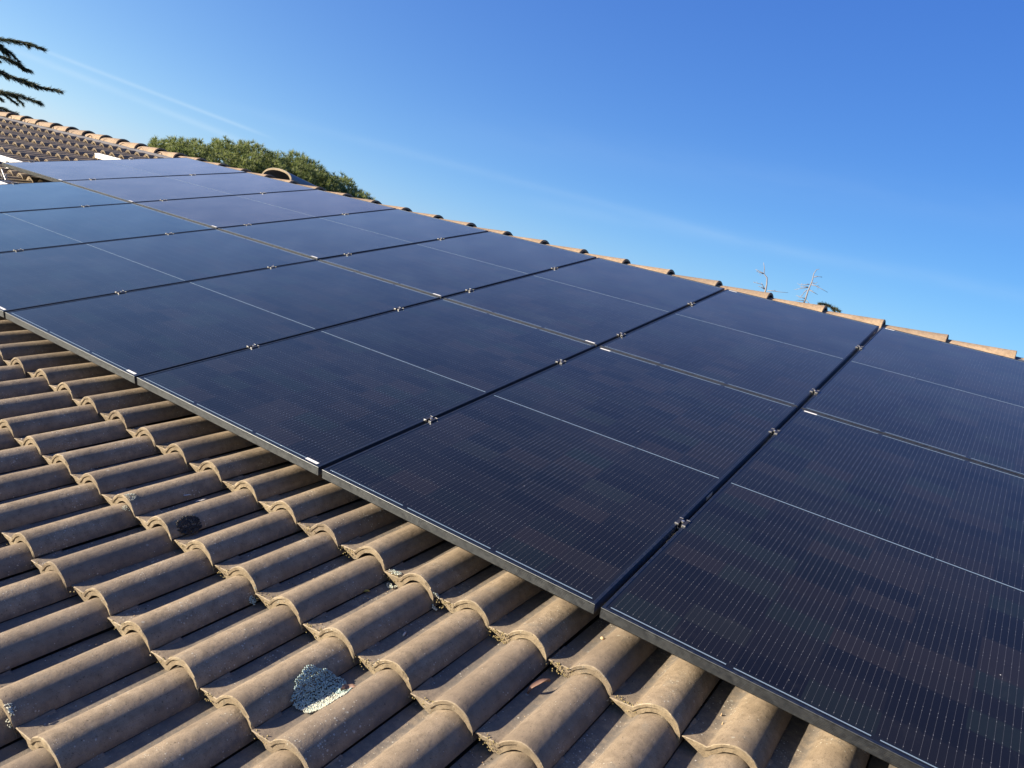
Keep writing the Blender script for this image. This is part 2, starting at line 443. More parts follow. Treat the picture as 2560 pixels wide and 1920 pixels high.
# ------------------------------------------------------------------ house and roof
U_FAR, U_NEAR = UC0 + 84 * PU, UC0 - 14 * PU
V_EAVE = V0 - 8 * PV
house = empty('house'); tag(house, 'tiled house whose brown clay roof carries the black solar panels', 'house')
VR = 4.69
YR = VR * CA - (-.077) * SA            # world y of the ridge line
YE = V_EAVE * CA
zdeck = -.225
wallz = Z0 + V_EAVE * SA - .45
yb = 2 * YR - YE
for (a, b) in (((-U_FAR + .5, YE + .5), (-U_NEAR - .1, YE + .8)), ((-U_FAR + .5, yb - .8), (-U_NEAR - .1, yb - .5))):
    mb = MB(); mb.box((a[0], a[1], 0), (b[0], b[1], wallz)); obj('wall', mb.mesh('wall', M['wall']), house)
for x0 in (-U_FAR + .5, -U_NEAR - .4):
    mb = MB(); x1 = x0 + .3; ya, yb2 = YE + .802, yb - .802
    zr = Z0 + VR * SA - .5
    v = [(x, y, z) for x in (x0, x1) for (y, z) in ((ya, 0), (yb2, 0), (yb2, wallz + .1), (YR, zr), (ya, wallz + .1))]
    mb.add(v, [(0, 1, 2, 3, 4), (9, 8, 7, 6, 5), (0, 5, 6, 1), (1, 6, 7, 2), (2, 7, 8, 3), (3, 8, 9, 4), (4, 9, 5, 0)])
    obj('wall', mb.mesh('wall', M['wall']), house)
# roof deck under the tiles (both slopes), in roof-local coordinates
roof = empty('roof_tmp'); bpy.data.objects.remove(roof)
mb = MB()
Li = ROOF.inverted()
def rl(x, y, z): return tuple(Li @ Vector((x, y, z)))
pf = [ROOF @ Vector((0, V_EAVE - .02, zdeck)), ROOF @ Vector((0, VR, zdeck))]
for zo in (0,):
    a0, a1 = pf; apex_y, apex_z = YR, a0.z + (YR - a0.y) * math.tan(A)
    pts = [(a0.y, a0.z), (apex_y, apex_z), (2 * YR - a0.y, a0.z), (2 * YR - a0.y, a0.z - .12), (apex_y, apex_z - .12), (a0.y, a0.z - .12)]
    v = [rl(x, y, z) for x in (-U_FAR, -U_NEAR) for (y, z) in pts]
    mb.add(v, [(0, 1, 7, 6), (1, 2, 8, 7), (2, 3, 9, 8), (3, 4, 10, 9), (4, 5, 11, 10), (5, 0, 6, 11), (0, 5, 4, 1), (1, 4, 3, 2), (6, 7, 10, 11), (7, 8, 9, 10)])
roof = obj('roof', mb.mesh('roof', M['deck']), house, ROOF)

# panel field extents
P, PW, PG, PH_, RG = 1.154, 1.134, .020, 2.094, .010
V_UP = PH_ + RG
def covered(u, v):
    """is this roof spot hidden under the panels?"""
    return (-1.3 < u < 6.8 and .22 < v < 4.15) or (-1.3 < u < 7.95 and V_UP + .28 < v < 4.15)


from bpy_extras.object_utils import world_to_camera_view as w2c
bpy.context.view_layer.update()
cand = []; rest = []
camp = cam.matrix_world.translation
fx_ = 27.5086 / 36
Ci = cam.matrix_world.inverted()
for j in range(-8, 14):
    for i in range(-14, 84):
        u = UC0 + i * PU; v = V0 + j * PV
        vis = False; dist = 9e9
        if not covered(u - .0, v + .1):
            for (du, dv) in ((0, 0), (0, .3), (.07, 0), (-.1, .1), (-.1, .3)):
                q = Ci @ (ROOF @ Vector((-(u + du), v + dv, plane_n(u, v))))
                if q.z < -.1:
                    px = .5 + fx_ * q.x / -q.z; py = .5 + fx_ * q.y / -q.z * 4 / 3
                    if -.01 < px < 1.01 and -.01 < py < 1.01: vis = True; dist = q.length; break
        # the upper row's bottom edge hides a sliver behind it; the ridge row under the flashing still counts
        (cand if vis else rest).append((dist, i, j))
cand.sort(); print('tiles in view', len(cand))
rr = random.Random(5)
for k, (d, i, j) in enumerate(cand):
    if k < 300:
        obj('roof_tile', clean_meshes[rr.randrange(4)] if i > 22 else tile_meshes[rr.randrange(6)], roof, tile_matrix(i, j, rr))
    else: rest.append((d, i, j))


def join(name, items, parent):
    """items: (mesh, matrix) -> one object"""
    VV = []; FF = []; MM = []; base = 0
    cache = {}
    for me, mat in items:
        if me.name not in cache:
            co = np.empty(len(me.vertices) * 3); me.vertices.foreach_get('co', co)
            cache[me.name] = (co.reshape(-1, 3), [tuple(p.vertices) for p in me.polygons], [p.material_index for p in me.polygons])
        co, fs, ms = cache[me.name]
        Mx = np.array(mat)
        VV.append(co @ Mx[:3, :3].T + Mx[:3, 3]); FF += [tuple(x + base for x in f) for f in fs]; MM += ms; base += len(co)
    VV = np.concatenate(VV)
    me = bpy.data.meshes.new(name); me.from_pydata(VV, [], FF)
    for m in items[0][0].materials: me.materials.append(m)
    me.polygons.foreach_set('material_index', MM); me.polygons.foreach_set('use_smooth', [True] * len(FF)); me.update()
    me.set_sharp_from_angle(angle=math.radians(32))
    o = obj(name, me, parent); o['kind'] = 'stuff'; return o


items = []
for (d, i, j) in rest:
    near = d < 1e9 or (covered(UC0 + i * PU, V0 + j * PV + .1) and (j <= 1))
    items.append(((clean_meshes[rr.randrange(4)] if i > 22 else tile_meshes[rr.randrange(6)]) if near else low_tile, tile_matrix(i, j, rr)))
join('roof_tile', items, roof)
# far slope: mirror about the ridge plane
back = []
MIR = Matrix.Translation((0, 2 * YR, 0)) @ Matrix.Rotation(math.pi, 4, 'Z')
Lm = Li @ MIR @ ROOF
for j in range(-8, 14):
    for i in range(-14, 84):
        u = UC0 + i * PU; v = V0 + j * PV
        m = Matrix.Translation((-u, v, -.11))
        back.append((low_tile, Matrix.Translation((0, 0, 0)) @ Li @ Matrix.Translation((-(U_FAR + U_NEAR), 2 * YR, 0)) @ Matrix.Rotation(math.pi, 4, 'Z') @ ROOF @ m))
join('roof_tile', back, roof)

# grey flashing under the ridge caps, both sides
mb = MB()
for sgn in (1, -1):
    pr = [(4.475, -.018), (4.50, -.006), (4.60, -.004), (4.66, .0)]
    n = 60; rows = []
    for (v, dn) in pr:
        row = []
        for k in range(n + 1):
            u = U_NEAR + (U_FAR - U_NEAR) * k / n
            nn = plane_n(u, v) + dn + .0035 * mnoise.noise(Vector((u * 2.1, v * 9, 0)))
            w = ROOF @ Vector((-u, v, nn))
            if sgn < 0: w = Vector((w.x, 2 * YR - w.y, w.z))
            row.append(rl(*w))
        rows.append(row)
    base = len(mb.v); mb.v += [p for r in rows for p in r]
    for a in range(len(pr) - 1):
        for k in range(n):
            q = base + a * (n + 1) + k
            f = (q, q + n + 1, q + n + 2, q + 1) if sgn > 0 else (q, q + 1, q + n + 2, q + n + 1)
            mb.f.append(f); mb.m.append(0)
obj('ridge_flashing', mb.mesh('ridge_flashing', M['flash'], True), roof)


def barrel(name, L, w0, h0, w1, h1, th, mats, seed=0, n=14, lipmat=0, power=1.):
    """half-barrel tile along x: open lip at x=0 facing +x, body running to -L"""
    V = []; F = []; MI = []
    secs = [(0, 0), (-.004, .0035), (-.05, .001), (-L * .5, 0), (-L, 0)]
    rings = []
    for (x, e) in secs:
        t = -x / L; w = w0 + (w1 - w0) * t; h = h0 + (h1 - h0) * t
        ro = []; 
        for k in range(n + 1):
            a = math.pi * k / n
            c, s = math.cos(a), math.sin(a) ** power
            jj = mnoise.noise(Vector((x * 8, a * 2, seed * 4.4))) * .0022
            V.append((x, (w + e + jj) * c, (h + e + jj) * s)); ro.append(len(V) - 1)
        rings.append(ro)
    for a in range(len(rings) - 1):
        for k in range(n): F.append((rings[a][k], rings[a + 1][k], rings[a + 1][k + 1], rings[a][k + 1])); MI.append(0)
    inner = []
    for (x, _) in ((0, 0), (-L, 0)):
        t = -x / L; w = w0 + (w1 - w0) * t - th; h = h0 + (h1 - h0) * t - th; ro = []
        for k in range(n + 1):
            a = math.pi * k / n; V.append((x, w * math.cos(a), max(h, .01) * math.sin(a) ** power)); ro.append(len(V) - 1)
        inner.append(ro)
    for k in range(n):
        F.append((rings[0][k], rings[0][k + 1], inner[0][k + 1], inner[0][k])); MI.append(lipmat)
        F.append((inner[0][k], inner[0][k + 1], inner[1][k + 1], inner[1][k])); MI.append(0)
        F.append((rings[-1][k + 1], rings[-1][k], inner[1][k], inner[1][k + 1])); MI.append(0)
    for q in (0, n):
        F.append(tuple([rg[q] for rg in rings] + [inner[1][q], inner[0][q]])); MI.append(0)
    return mesh(name, V, F, mats, MI, True, 40)


RP = .4415; RU0 = -.843
ridge_meshes = [barrel('ridge_tile', .50, .122, .094, .102, .072, .017, [M['ridge']], s) for s in range(4)]
RN_U = [-1, 1, 3, 5.5, 7.5, 10, 14]; RN = [-.060, -.064, -.074, -.082, -.080, -.071, -.069]
k = -3
while RU0 + k * RP < U_FAR - .4:
    u = RU0 + k * RP
    n = float(np.interp(u, RN_U, RN))
    w = ROOF @ Vector((-u, VR, n))
    base = Vector((w.x + rr.gauss(0, .003), YR + rr.gauss(0, .003), w.z - .092))
    m = Li @ Matrix.Translation(base) @ Matrix.Rotation(rr.gauss(0, .006), 4, 'Z') @ Matrix.Rotation(rr.gauss(-.034, .005), 4, 'Y')
    obj('ridge_tile', ridge_meshes[rr.randrange(4)], roof, m)
    k += 1
# wide cap tile over the wing roof behind the ridge
cap = barrel('cap_tile', 1.7, .268, .128, .24, .120, .024, [M['cap'], M['lip']], 3, 18, 1, .8)
w = ROOF @ Vector((-7.13, 4.76, -.118))
m = Li @ Matrix.Translation(w + Vector((0, .02, -.004))) @ Matrix.Rotation(math.radians(-90), 4, 'Z') @ Matrix.Rotation(math.radians(-6), 4, 'Y')
obj('cap_tile', cap, roof, m)

# ------------------------------------------------------------------ solar panels
GL = (PW - .022, PH_ - .022)


def sweep_rect(prof, hx, hy):
    """closed profile (inset, z) swept round a rectangle with mitred corners"""
    mb = MB(); n = len(prof); rings = []
    for (sx, sy) in ((-1, -1), (1, -1), (1, 1), (-1, 1)):
        rings.append([(sx * (hx - d), sy * (hy - d), z) for d, z in prof])
    for q in range(4):
        a, b = rings[q], rings[(q + 1) % 4]
        base = len(mb.v); mb.v += a + b
        for k in range(n):
            mb.f.append((base + k, base + n + k, base + n + (k + 1) % n, base + (k + 1) % n)); mb.m.append(0)
    return mb


prof = [(.030, -.035), (.0, -.035)]
for r_ in range(6):
    z = -.0335 + r_ * .0046
    prof += [(0, z), (0, z + .0020), (.0009, z + .0026), (.0009, z + .0040)]
prof += [(0, -.0058), (0, -.0048), (.0012, -.0042), (.0012, -.0034), (0, -.0030), (0, -.0008), (.0008, 0), (.0095, 0), (.0105, -.0008), (.0105, -.0018), (.0105, -.0075), (.0018, -.0085), (.0018, -.0325), (.030, -.033)]
frame_mesh = sweep_rect(prof, PW / 2, PH_ / 2).mesh('frame', M['frame'])
hx, hy = PW / 2 - .0104, PH_ / 2 - .0104
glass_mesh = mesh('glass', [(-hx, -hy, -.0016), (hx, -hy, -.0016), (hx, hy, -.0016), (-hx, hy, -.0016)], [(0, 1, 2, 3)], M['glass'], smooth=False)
bs_mesh = mesh('backsheet', [(-hx, -hy, -.0065), (hx, -hy, -.0065), (hx, hy, -.0065), (-hx, hy, -.0065)], [(0, 3, 2, 1)], M['backsheet'], smooth=False)
def strip(name, w, h, t, mat, c=(0, 0)):
    mb = MB(); mb.box((-w / 2 + c[0], -h / 2 + c[1], -.0015), (w / 2 + c[0], h / 2 + c[1], -.0015 + t)); return mb.mesh(name, mat)
rib_end = strip('ribbon', .350, .0036, .0003, M['ribbon'])
rib_mid = strip('ribbon', .3645, .0042, .0003, M['ribbon'])
stick = strip('sticker', .062, .0125, .0004, M['sticker'])

lower_names = ['lowest solar panel, at the bottom right corner of the picture',
               'second lower-row solar panel from the right edge',
               'third lower-row solar panel from the right, white sticker at its bottom corner',
               'lower-row solar panel at the far left end of the visible tile field, its bottom corner touching the left edge of the picture',
               'fifth lower-row solar panel from the right, cut by the left picture edge',
               'sixth lower-row solar panel from the right, light line running off the left edge',
               'last lower-row solar panel, bright sky blue, just before the bare tiles at the far left']
lower_names[3] = 'fourth lower-row solar panel from the right, bottom corner at the left picture edge'
upper_names = ['upper-row solar panel nearest the right edge of the picture',
               'upper-row solar panel, second from the right, between the two widest dark gaps',
               'upper-row solar panel, third from the right',
               'fourth upper-row solar panel from the right, under the middle of the ridge',
               'upper-row solar panel, fifth from the right, before the green pine',
               'upper-row solar panel, sixth from the right, with a slight pinkish sheen',
               'seventh upper-row solar panel from the right, pinkish with pale smears',
               'outermost upper-row solar panel at the far left, front frame facing bare tiles']


def make_panel(k, row):
    u0 = k * P + PG / 2; uc = u0 + PW / 2
    v0 = 0 if row == 0 else V_UP
    up = 0 if row == 0 else float(np.interp(uc, [-1, 1, 4, 8], [.0, .0005, .004, .002]))
    r = random.Random(k * 7 + row * 101)
    m = ROOF @ Matrix.Translation((-uc, v0 + PH_ / 2, up)) @ Matrix.Rotation(r.gauss(0, .0006), 4, 'X') @ Matrix.Rotation(r.gauss(0, .0009), 4, 'Y')
    e = empty('solar_panel', m)
    tag(e, (lower_names if row == 0 else upper_names)[k + 1], 'solar panel', 'black solar panels on the roof')
    obj('frame', frame_mesh, e)
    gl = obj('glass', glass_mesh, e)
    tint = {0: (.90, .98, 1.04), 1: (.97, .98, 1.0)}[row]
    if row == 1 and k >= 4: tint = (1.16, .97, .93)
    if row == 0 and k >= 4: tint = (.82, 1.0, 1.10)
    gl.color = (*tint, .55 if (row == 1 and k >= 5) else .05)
    obj('backsheet', bs_mesh, e)
    for s in (-1, 0, 1):
        for yy in (-PH_ / 2 + .0215, PH_ / 2 - .0215):
            obj('ribbon', rib_end, e, Matrix.Translation((s * .371, yy, 0)))
        obj('ribbon', rib_mid, e, Matrix.Translation((s * .3695, 0, 0)))
    if k >= 1: sp = (PW / 2 - .054, -PH_ / 2 + .0205)
    else: sp = (-PW / 2 + .054, PH_ / 2 - .0205)
    obj('sticker', stick, e, Matrix.Translation((sp[0], sp[1], .0005)))
    if k == 0:      # small serial label on the side of the frame, in the dark gap
        mb = MB(); yv = (-.135 if row == 0 else .90); mb.box((PW / 2 + .0004, yv - .03, -.028), (PW / 2 + .0010, yv + .03, -.012))
        obj('serial_label', mb.mesh('serial_label', M['sticker']), e)


for k in range(-1, 6): make_panel(k, 0)
for k in range(-1, 7): make_panel(k, 1)

# rails
RAILV = [.62, 1.69, 2.395, 3.49]
rail_lab = ['aluminium mounting rail hidden under the lower row, nearest the eaves',
            'aluminium mounting rail ending at the left picture edge beside the black connector box',
            'bright aluminium rail stub cut by the left picture edge beside the outermost panel',
            'bright aluminium rail stub lying over the tiles just below the ridge']
for q, v in enumerate(RAILV):
    uf = (7.0, 7.55, 9.3, 8.80)[q]
    n1 = -.0355; n0 = -.088
    mb = MB(); L0, L1 = -uf, 1.25
    pr = [(-.022, n0), (.022, n0), (.022, n1), (.009, n1), (.009, n1 - .010), (-.009, n1 - .010), (-.009, n1), (-.022, n1), (-.022, n1 - .014), (-.0195, n1 - .016), (-.0195, n0 + .012), (-.022, n0 + .010)]
    vv = [(x, v + a, b) for x in (L0, L1) for a, b in pr]; nn = len(pr)
    mb.add(vv, [tuple(reversed(range(nn))), tuple(range(nn, 2 * nn))] + [(t, (t + 1) % nn, nn + (t + 1) % nn, nn + t) for t in range(nn)])
    e = empty('mounting_rail', ROOF); tag(e, rail_lab[q], 'rail', 'aluminium rails under the panels')
    me = mb.mesh('rail_profile', M['rail']); obj('rail_profile', me, e)
    # roof hooks
    for hu in np.arange(-.9, uf - .3, 1.05):
        mb = MB(); ns = surf(hu, v)
        mb.box((-hu - .02, v - .06, ns + .002), (-hu + .02, v - .024, ns + .007)); mb.box((-hu - .02, v - .029, ns + .007), (-hu + .02, v - .024, n0 + .03))
        obj('roof_hook', mb.mesh('roof_hook', M['alu']), e)

# clamps in the gaps
def clamp_parts():
    body = MB()
    body.box((-.021, -.024, .0005), (-.0095, .024, .0038)); body.box((.0095, -.024, .0005), (.021, .024, .0038))
    body.box((-.0095, -.024, -.020), (-.0068, .024, .0038)); body.box((.0068, -.024, -.020), (.0095, .024, .0038)); body.box((-.0067, -.024, -.020), (.0067, .024, -.017))
    b = body.mesh('clamp_body', M['clamp'])
    ed = MB()
    for y0, y1 in ((-.0262, -.0241), (.0241, .0262)):
        ed.box((-.0225, y0, .0002), (-.0075, y1, .0052)); ed.box((.0075, y0, .0002), (.0225, y1, .0052)); ed.box((-.0095, y0, -.019), (-.0066, y1, .0001)); ed.box((.0066, y0, -.019), (.0095, y1, .0001))
        ed.box((-.0065, y0, -.019), (.0065, y1, -.0155))
    e = ed.mesh('clamp_edge', M['alu'])
    bo = MB(); bo.tube([(0, .004, -.017), (0, .004, .0065)], .0062, 12); bo.tube([(0, .004, -.06), (0, .004, -.017)], .004, 8)
    bm_ = bo.mesh('bolt', M['alu'], True, 40)
    for me in (b, e, bm_): me.transform(Matrix.Scale(.88, 4))
    return b, e, bm_


cb, ce, cbo = clamp_parts()
ORD = ['first', 'second', 'third', 'fourth', 'fifth', 'sixth', 'seventh', 'eighth']
def make_clamp(u, v, n, label, group='clamps in the gaps between the panels'):
    e = empty('panel_clamp', ROOF @ Matrix.Translation((-u, v, n))); tag(e, label, 'clamp', group)
    obj('clamp_body', cb, e); obj('clamp_edge', ce, e); obj('bolt', cbo, e)


for k in range(0, 6):
    for q in (0, 1):
        make_clamp(k * P, RAILV[q], 0, 'silver clamp in the %s lower-row gap from the right, %s' % (ORD[k], ('nearer the eaves', 'nearer the middle joint')[q]))
for k in range(0, 7):
    for q in (2, 3):
        make_clamp(k * P, RAILV[q], .003, 'silver clamp in the %s upper-row gap from the right, %s' % (ORD[k], ('nearer the middle joint', 'nearer the ridge')[q - 2]))
for q in (2, 3):
    make_clamp(7 * P - .002, RAILV[q] , .003, 'small end clamp on the outermost upper panel, %s' % ('by the left picture edge', 'by the rail stub near the ridge')[q - 2], 'end clamps of the panel rows')
make_clamp(6 * P - .002, RAILV[1], .0, 'end clamp on the outer edge of the last lower-row panel at the left picture edge', 'end clamps of the panel rows')

# connector box with cables on the stub of the second rail
e = empty('connector_box', ROOF @ Matrix.Translation((-7.36, 1.80, -.075))); tag(e, 'black connector box with silver edge and cables by the rail end at the left edge', 'electrical box')
mb = MB(); mb.box((-.08, -.05, -.02), (.05, .05, .018)); obj('box_body', mb.mesh('box_body', M['clamp']), e)
mb = MB(); mb.box((.0505, -.052, -.022), (.055, .052, .024)); mb.box((-.08, -.056, .0185), (.05, -.0505, .024)); obj('box_rim', mb.mesh('box_rim', M['alu']), e)
mb = MB(); mb.tube([(-.07, .02, .02), (-.16, .05, .05), (-.26, .04, .07), (-.36, .01, .055)], .006); mb.tube([(-.07, -.01, .02), (-.18, 0, .045), (-.30, -.02, .03)], .006); obj('cable', mb.mesh('cable', M['cable'], True), e)
mb = MB(); mb.tube([(-.05, .03, .02), (-.24, .09, .085)], .005); mb.tube([(-.12, .07, .02), (-.12, .07, .06)], .008, 8); obj('bolt', mb.mesh('bolt', M['alu'], True, 40), e)

# ------------------------------------------------------------------ growth and litter on the tiles
def ico(mb, c, r, sq=(1, 1, 1), mi=0, seed=0, rot=0., sub=1):
    bm = bmesh.new(); bmesh.ops.create_icosphere(bm, subdivisions=sub, radius=1)
    R = Matrix.Rotation(rot, 3, 'Z')
    vs = []
    for q in bm.verts:
        f = 1 + .3 * mnoise.noise(q.co * 1.7 + Vector((seed, 0, 0)))
        p = R @ Vector((q.co.x * sq[0], q.co.y * sq[1], q.co.z * sq[2])) * (r * f); vs.append((c[0] + p.x, c[1] + p.y, c[2] + p.z))
    mb.add(vs, [tuple(v.index for v in f.verts) for f in bm.faces], mi); bm.free()


def at(u, v, dn=0.): return (-u, v, surf(u, v) + dn)


def growth(name, label, cat, pts, mats, group=None, stuffcount=None):
    """pts: (u, v, r, flat, mi)"""
    mb = MB(); r = random.Random(len(pts))
    cu, cv = pts[0][0], pts[0][1]
    for (u, v, rad, fl, mi, dn) in pts:
        hh = max(surf(u, v), sum(surf(u + a, v) for a in (-.030, -.020, -.010, 0, .010, .020, .030)) / 7 + .001)
        ico(mb, (-u, v, hh + dn), rad, (1, r.uniform(.6, 1.3), fl), mi, r.uniform(0, 50), r.uniform(0, 3))
    o = obj(name, mb.mesh(name, mats, False), None, ROOF)
    tag(o, label, cat, group); return o


r = random.Random(3); pts = []
cu, cv, RA = .466, -.622, .071
for q in range(3200):
    rad = math.sqrt(r.random()); a = r.uniform(0, 2 * math.pi)
    edge = 1 + .06 * math.sin(a * 5 + 1) + .04 * math.sin(a * 9)
    du, dv = RA * rad * edge * math.cos(a) * .95, RA * rad * edge * math.sin(a) * 1.12
    hole = (abs(du + .022) < .016 and abs(dv - .018) < .022)
    if hole and r.random() < .4: continue
    hgt = .001 + .003 * rad + r.uniform(0, .0025)
    pale = 1 if (dv < .03 and du < .0 and r.random() < .75) else 0
    pts.append((cu + du, cv + dv, r.uniform(.0011, .0024), r.uniform(.5, 1.0), pale, hgt))
growth('lichen', 'large round grey-green lichen rosette in a tile valley near the bottom', 'lichen', pts, [M['lichen'], M['lichen_pale']])
def small(cu, cv, ra, n, label, mats, mi=0, name='lichen', cat='lichen', fl=(.5, 1.), hmax=.006, el=1., size=(.0012, .0026)):
    r = random.Random(int(cu * 1000 + n)); pts = []
    for q in range(n):
        a = r.uniform(0, 6.28); d = math.sqrt(r.random())
        pts.append((cu + ra * d * math.cos(a), cv + ra * el * d * math.sin(a), r.uniform(*size), r.uniform(*fl), mi if r.random() < .8 else 0, r.uniform(.0005, hmax * (1.1 - d))))
    growth(name, label, cat, pts, mats)
small(.668, -.122, .024, 200, 'small fluffy grey-green lichen at a tile joint above the yellow leaf', [M['lichen'], M['lichen_pale']], 1, hmax=.012)
small(1.600, -.468, .017, 130, 'pale crusty lichen capping the end of a roof tile roll', [M['lichen'], M['lichen_pale']], 1, hmax=.003, el=1.6, size=(.001, .002))
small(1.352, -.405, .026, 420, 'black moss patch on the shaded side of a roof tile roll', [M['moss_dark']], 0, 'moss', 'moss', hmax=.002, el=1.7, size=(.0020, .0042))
small(.941, -1.165, .012, 60, 'small white lichen tuft at the left edge near the bottom', [M['lichen'], M['lichen_pale']], 1, hmax=.006)
small(.918, -.486, .011, 60, 'small grey lichen tuft at a tile joint left of the rosette', [M['lichen']], 0, hmax=.006)
small(.488, -.128, .011, 60, 'small white lichen tuft at a tile joint in the middle foreground', [M['lichen'], M['lichen_pale']], 1, hmax=.006)

# yellowish moss caught along the lips of the nearest tiles
mb = MB(); r = random.Random(21)
for q in range(900):
    i = r.choice([-4, -3, -2, -1, 0, 1, 2]) if r.random() < .8 else r.randrange(3, 9); j = r.choice([0, 0, 0, -1, -1, -2])
    if r.random() < .25 and i not in (-3, -2, -4): continue
    xp = r.gauss(-.098, .020); xp = max(-.143, min(-.055, xp))
    u = UC0 + i * PU - xp; v = V0 + j * PV + abs(r.gauss(0, .006)) * (1 if r.random() < .5 else 0) - (.001 if r.random() < .5 else 0)
    zz = float(plane_n(u, V0 + j * PV) + tile_h(xp, 0)) + (-r.uniform(0, .028) if v <= V0 + j * PV else 0)
    ico(mb, (-u, v, zz), r.uniform(.0010, .0026), (1, 1, .8), 0, r.uniform(0, 9), 0, 1)
o = obj('moss', mb.mesh('moss', M['moss'], False), None, ROOF); tag(o, 'yellow-brown moss crumbs along the front lips of the nearest tiles', 'moss', kind='stuff')


# grit, needles and crumbs washed into the valleys of the nearest tiles
mb = MB(); r = random.Random(8)
for q in range(1500):
    i = r.randrange(-5, 9); j = r.choice([1, 0, -1, -2, -3, -1, -2])
    xp = -.135 + .065 * r.random() ** 1.4; y = r.random() * PV
    u = UC0 + i * PU - xp; v = V0 + j * PV + y
    if covered(u, v) or (v > 0 and u > -1): continue
    s_ = r.uniform(.0006, .0018) * (1.6 if r.random() < .05 else 1)
    ico(mb, at(u, v, s_ * .4), s_, (1, r.uniform(.6, 2.4), .7), r.choice([0, 1, 1, 2]), q, r.uniform(0, 3), 1)
o = obj('grit', mb.mesh('grit', [M['stone'], M['deck'], M['seed']], False), None, ROOF); tag(o, 'fine grit and crumbs lying in the tile valleys of the foreground', 'debris', kind='stuff')


def leaf(name, label, cat, u, v, L, W, rot, mat, curl=.3, lift=.004, tiltx=0.):
    n = 8; mb = MB(); V = []
    for a in range(n + 1):
        t = a / n; w = W * math.sin(math.pi * min(1, t * .93 + .04)) ** .8
        for s in (-1, 0, 1):
            V.append(((t - .5) * L, s * w / 2, curl * W * (s * s) + .3 * curl * L * math.sin(t * 3.1) + .15 * W * math.sin(t * 9)))
    F = []
    for a in range(n):
        for s in (0, 1): q = a * 3 + s; F.append((q, q + 3, q + 4, q + 1))
    k = len(V); V += [(x, y, z - .0006) for x, y, z in V]; F += [tuple(reversed([i + k for i in f])) for f in F[:]]
    m = ROOF @ Matrix.Translation(at(u, v, lift)) @ Matrix.Rotation(rot, 4, 'Z') @ Matrix.Rotation(tiltx, 4, 'Y')
    o = obj(name, mesh(name, V, F, mat, smooth=True), None, m); tag(o, label, cat)


leaf('dry_leaf', 'curled reddish-brown dry leaf standing in a tile valley near the bottom centre', 'leaf', .040, -.215, .075, .014, math.radians(60), M['leaf'], .7, .012, math.radians(-20))
leaf('yellow_leaf', 'small yellow leaf lying in a shaded tile valley', 'leaf', .703, -.220, .030, .013, math.radians(30), M['leaf_yellow'], .3, .003)
leaf('grey_leaf', 'thin grey willow-like leaf in a shaded tile valley at the left', 'leaf', 1.515, -.245, .045, .008, math.radians(75), M['stone'], .3, .004)
leaf('grey_leaf', 'dark narrow leaf just below the thin grey one in the shaded valley', 'leaf', 1.555, -.28, .040, .008, math.radians(60), M['stone'], .3, .004)
leaf('bark_flake', 'brown flaky scrap beside the large lichen rosette', 'leaf', .422, -.570, .040, .020, math.radians(50), M['leaf'], .5, .007)
for (u, v, s, lab, mt) in ((.468, -.296, .008, 'pale elongated pebble in a shaded tile valley', 'stone'), (-.008, .060, .008, 'small tan pebble beside the panel frame', 'seed'), (-.401, .030, .005, 'small upright thorn-like twig bit on a tile, the upper of two', 'seed'), (-.417, -.010, .005, 'small upright thorn-like twig bit on a tile, the lower of two', 'seed')):
    mb = MB(); sq = (.45, 1.5, .45) if mt == 'stone' else ((1, .8, .7) if s > .006 else (.4, .6, 1.6)); ico(mb, at(u, v, s * .5), s, sq, 0, u, .3)
    o = obj('pebble' if s > .006 else 'twig_bit', mb.mesh('pebble', M[mt], True), None, ROOF); tag(o, lab, 'pebble' if s > .006 else 'twig')

# ------------------------------------------------------------------ trees
def blades(mb, p, d, L, W, r, n=1, spread=.5, mi=0):
    for _ in range(n):
        dd = (d + Vector((r.gauss(0, spread), r.gauss(0, spread), r.gauss(0, spread)))).normalized()
        side = dd.cross(Vector((r.gauss(0, 1), r.gauss(0, 1), r.gauss(0, 1)))).normalized() * W * .5
        l = L * r.uniform(.7, 1.2); k = len(mb.v)
        mb.v += [tuple(p - side), tuple(p + side), tuple(p + dd * l + side * .2), tuple(p + dd * l - side * .2)]
        mb.f.append((k, k + 1, k + 2, k + 3)); mb.m.append(mi)


def tree(name, label, cat, loc, group=None):
    e = empty(name, Matrix.Translation(loc)); tag(e, label, cat, group); return e


# umbrella pine behind the ridge
loc = Vector((-21.0, 15.2, 0)); e = tree('pine_tree', 'bushy green pine crown rising behind the ridge tiles', 'tree', loc)
r = random.Random(12)
outline = [(-21.33, 11.66, 5.75), (-21.05, 12.09, 6.15), (-20.76, 12.5, 6.35), (-20.45, 12.95, 6.42), (-20.0, 13.53, 6.72), (-19.51, 14.14, 6.9), (-19.06, 14.69, 6.86), (-18.59, 15.22, 6.96), (-18.24, 15.62, 6.81), (-17.96, 15.93, 6.62), (-17.61, 16.28, 6.63), (-17.31, 16.59, 6.41), (-16.91, 16.99, 6.19), (-16.65, 17.23, 6.0)]
away = Vector((-.84, .54, 0))
lobes = []
for q, p in enumerate(outline):
    p = Vector(p)
    for dep in range(4):
        R_ = r.uniform(.42, .62)
        if q in (0, 1): R_ = .25
        c = p + away * (dep * .75 + r.uniform(-.1, .3)) + Vector((0, 0, -R_ - .03 - (.10 * abs(dep - 1)) + r.uniform(-.06, .02)))
        lobes.append((c, R_))
    for dn in (.55, 1.0, 1.5, 2.0, 2.6):
        for dep in (0, 1, 2):
            R_ = r.uniform(.38, .6)
            lobes.append((p + away * (dep * .9 + dn * .02 - .35) + Vector((0, 0, -dn - R_ * .6 + r.uniform(-.15, .15))) - away * min(dn, 1.2) * .45, R_))
mb = MB()
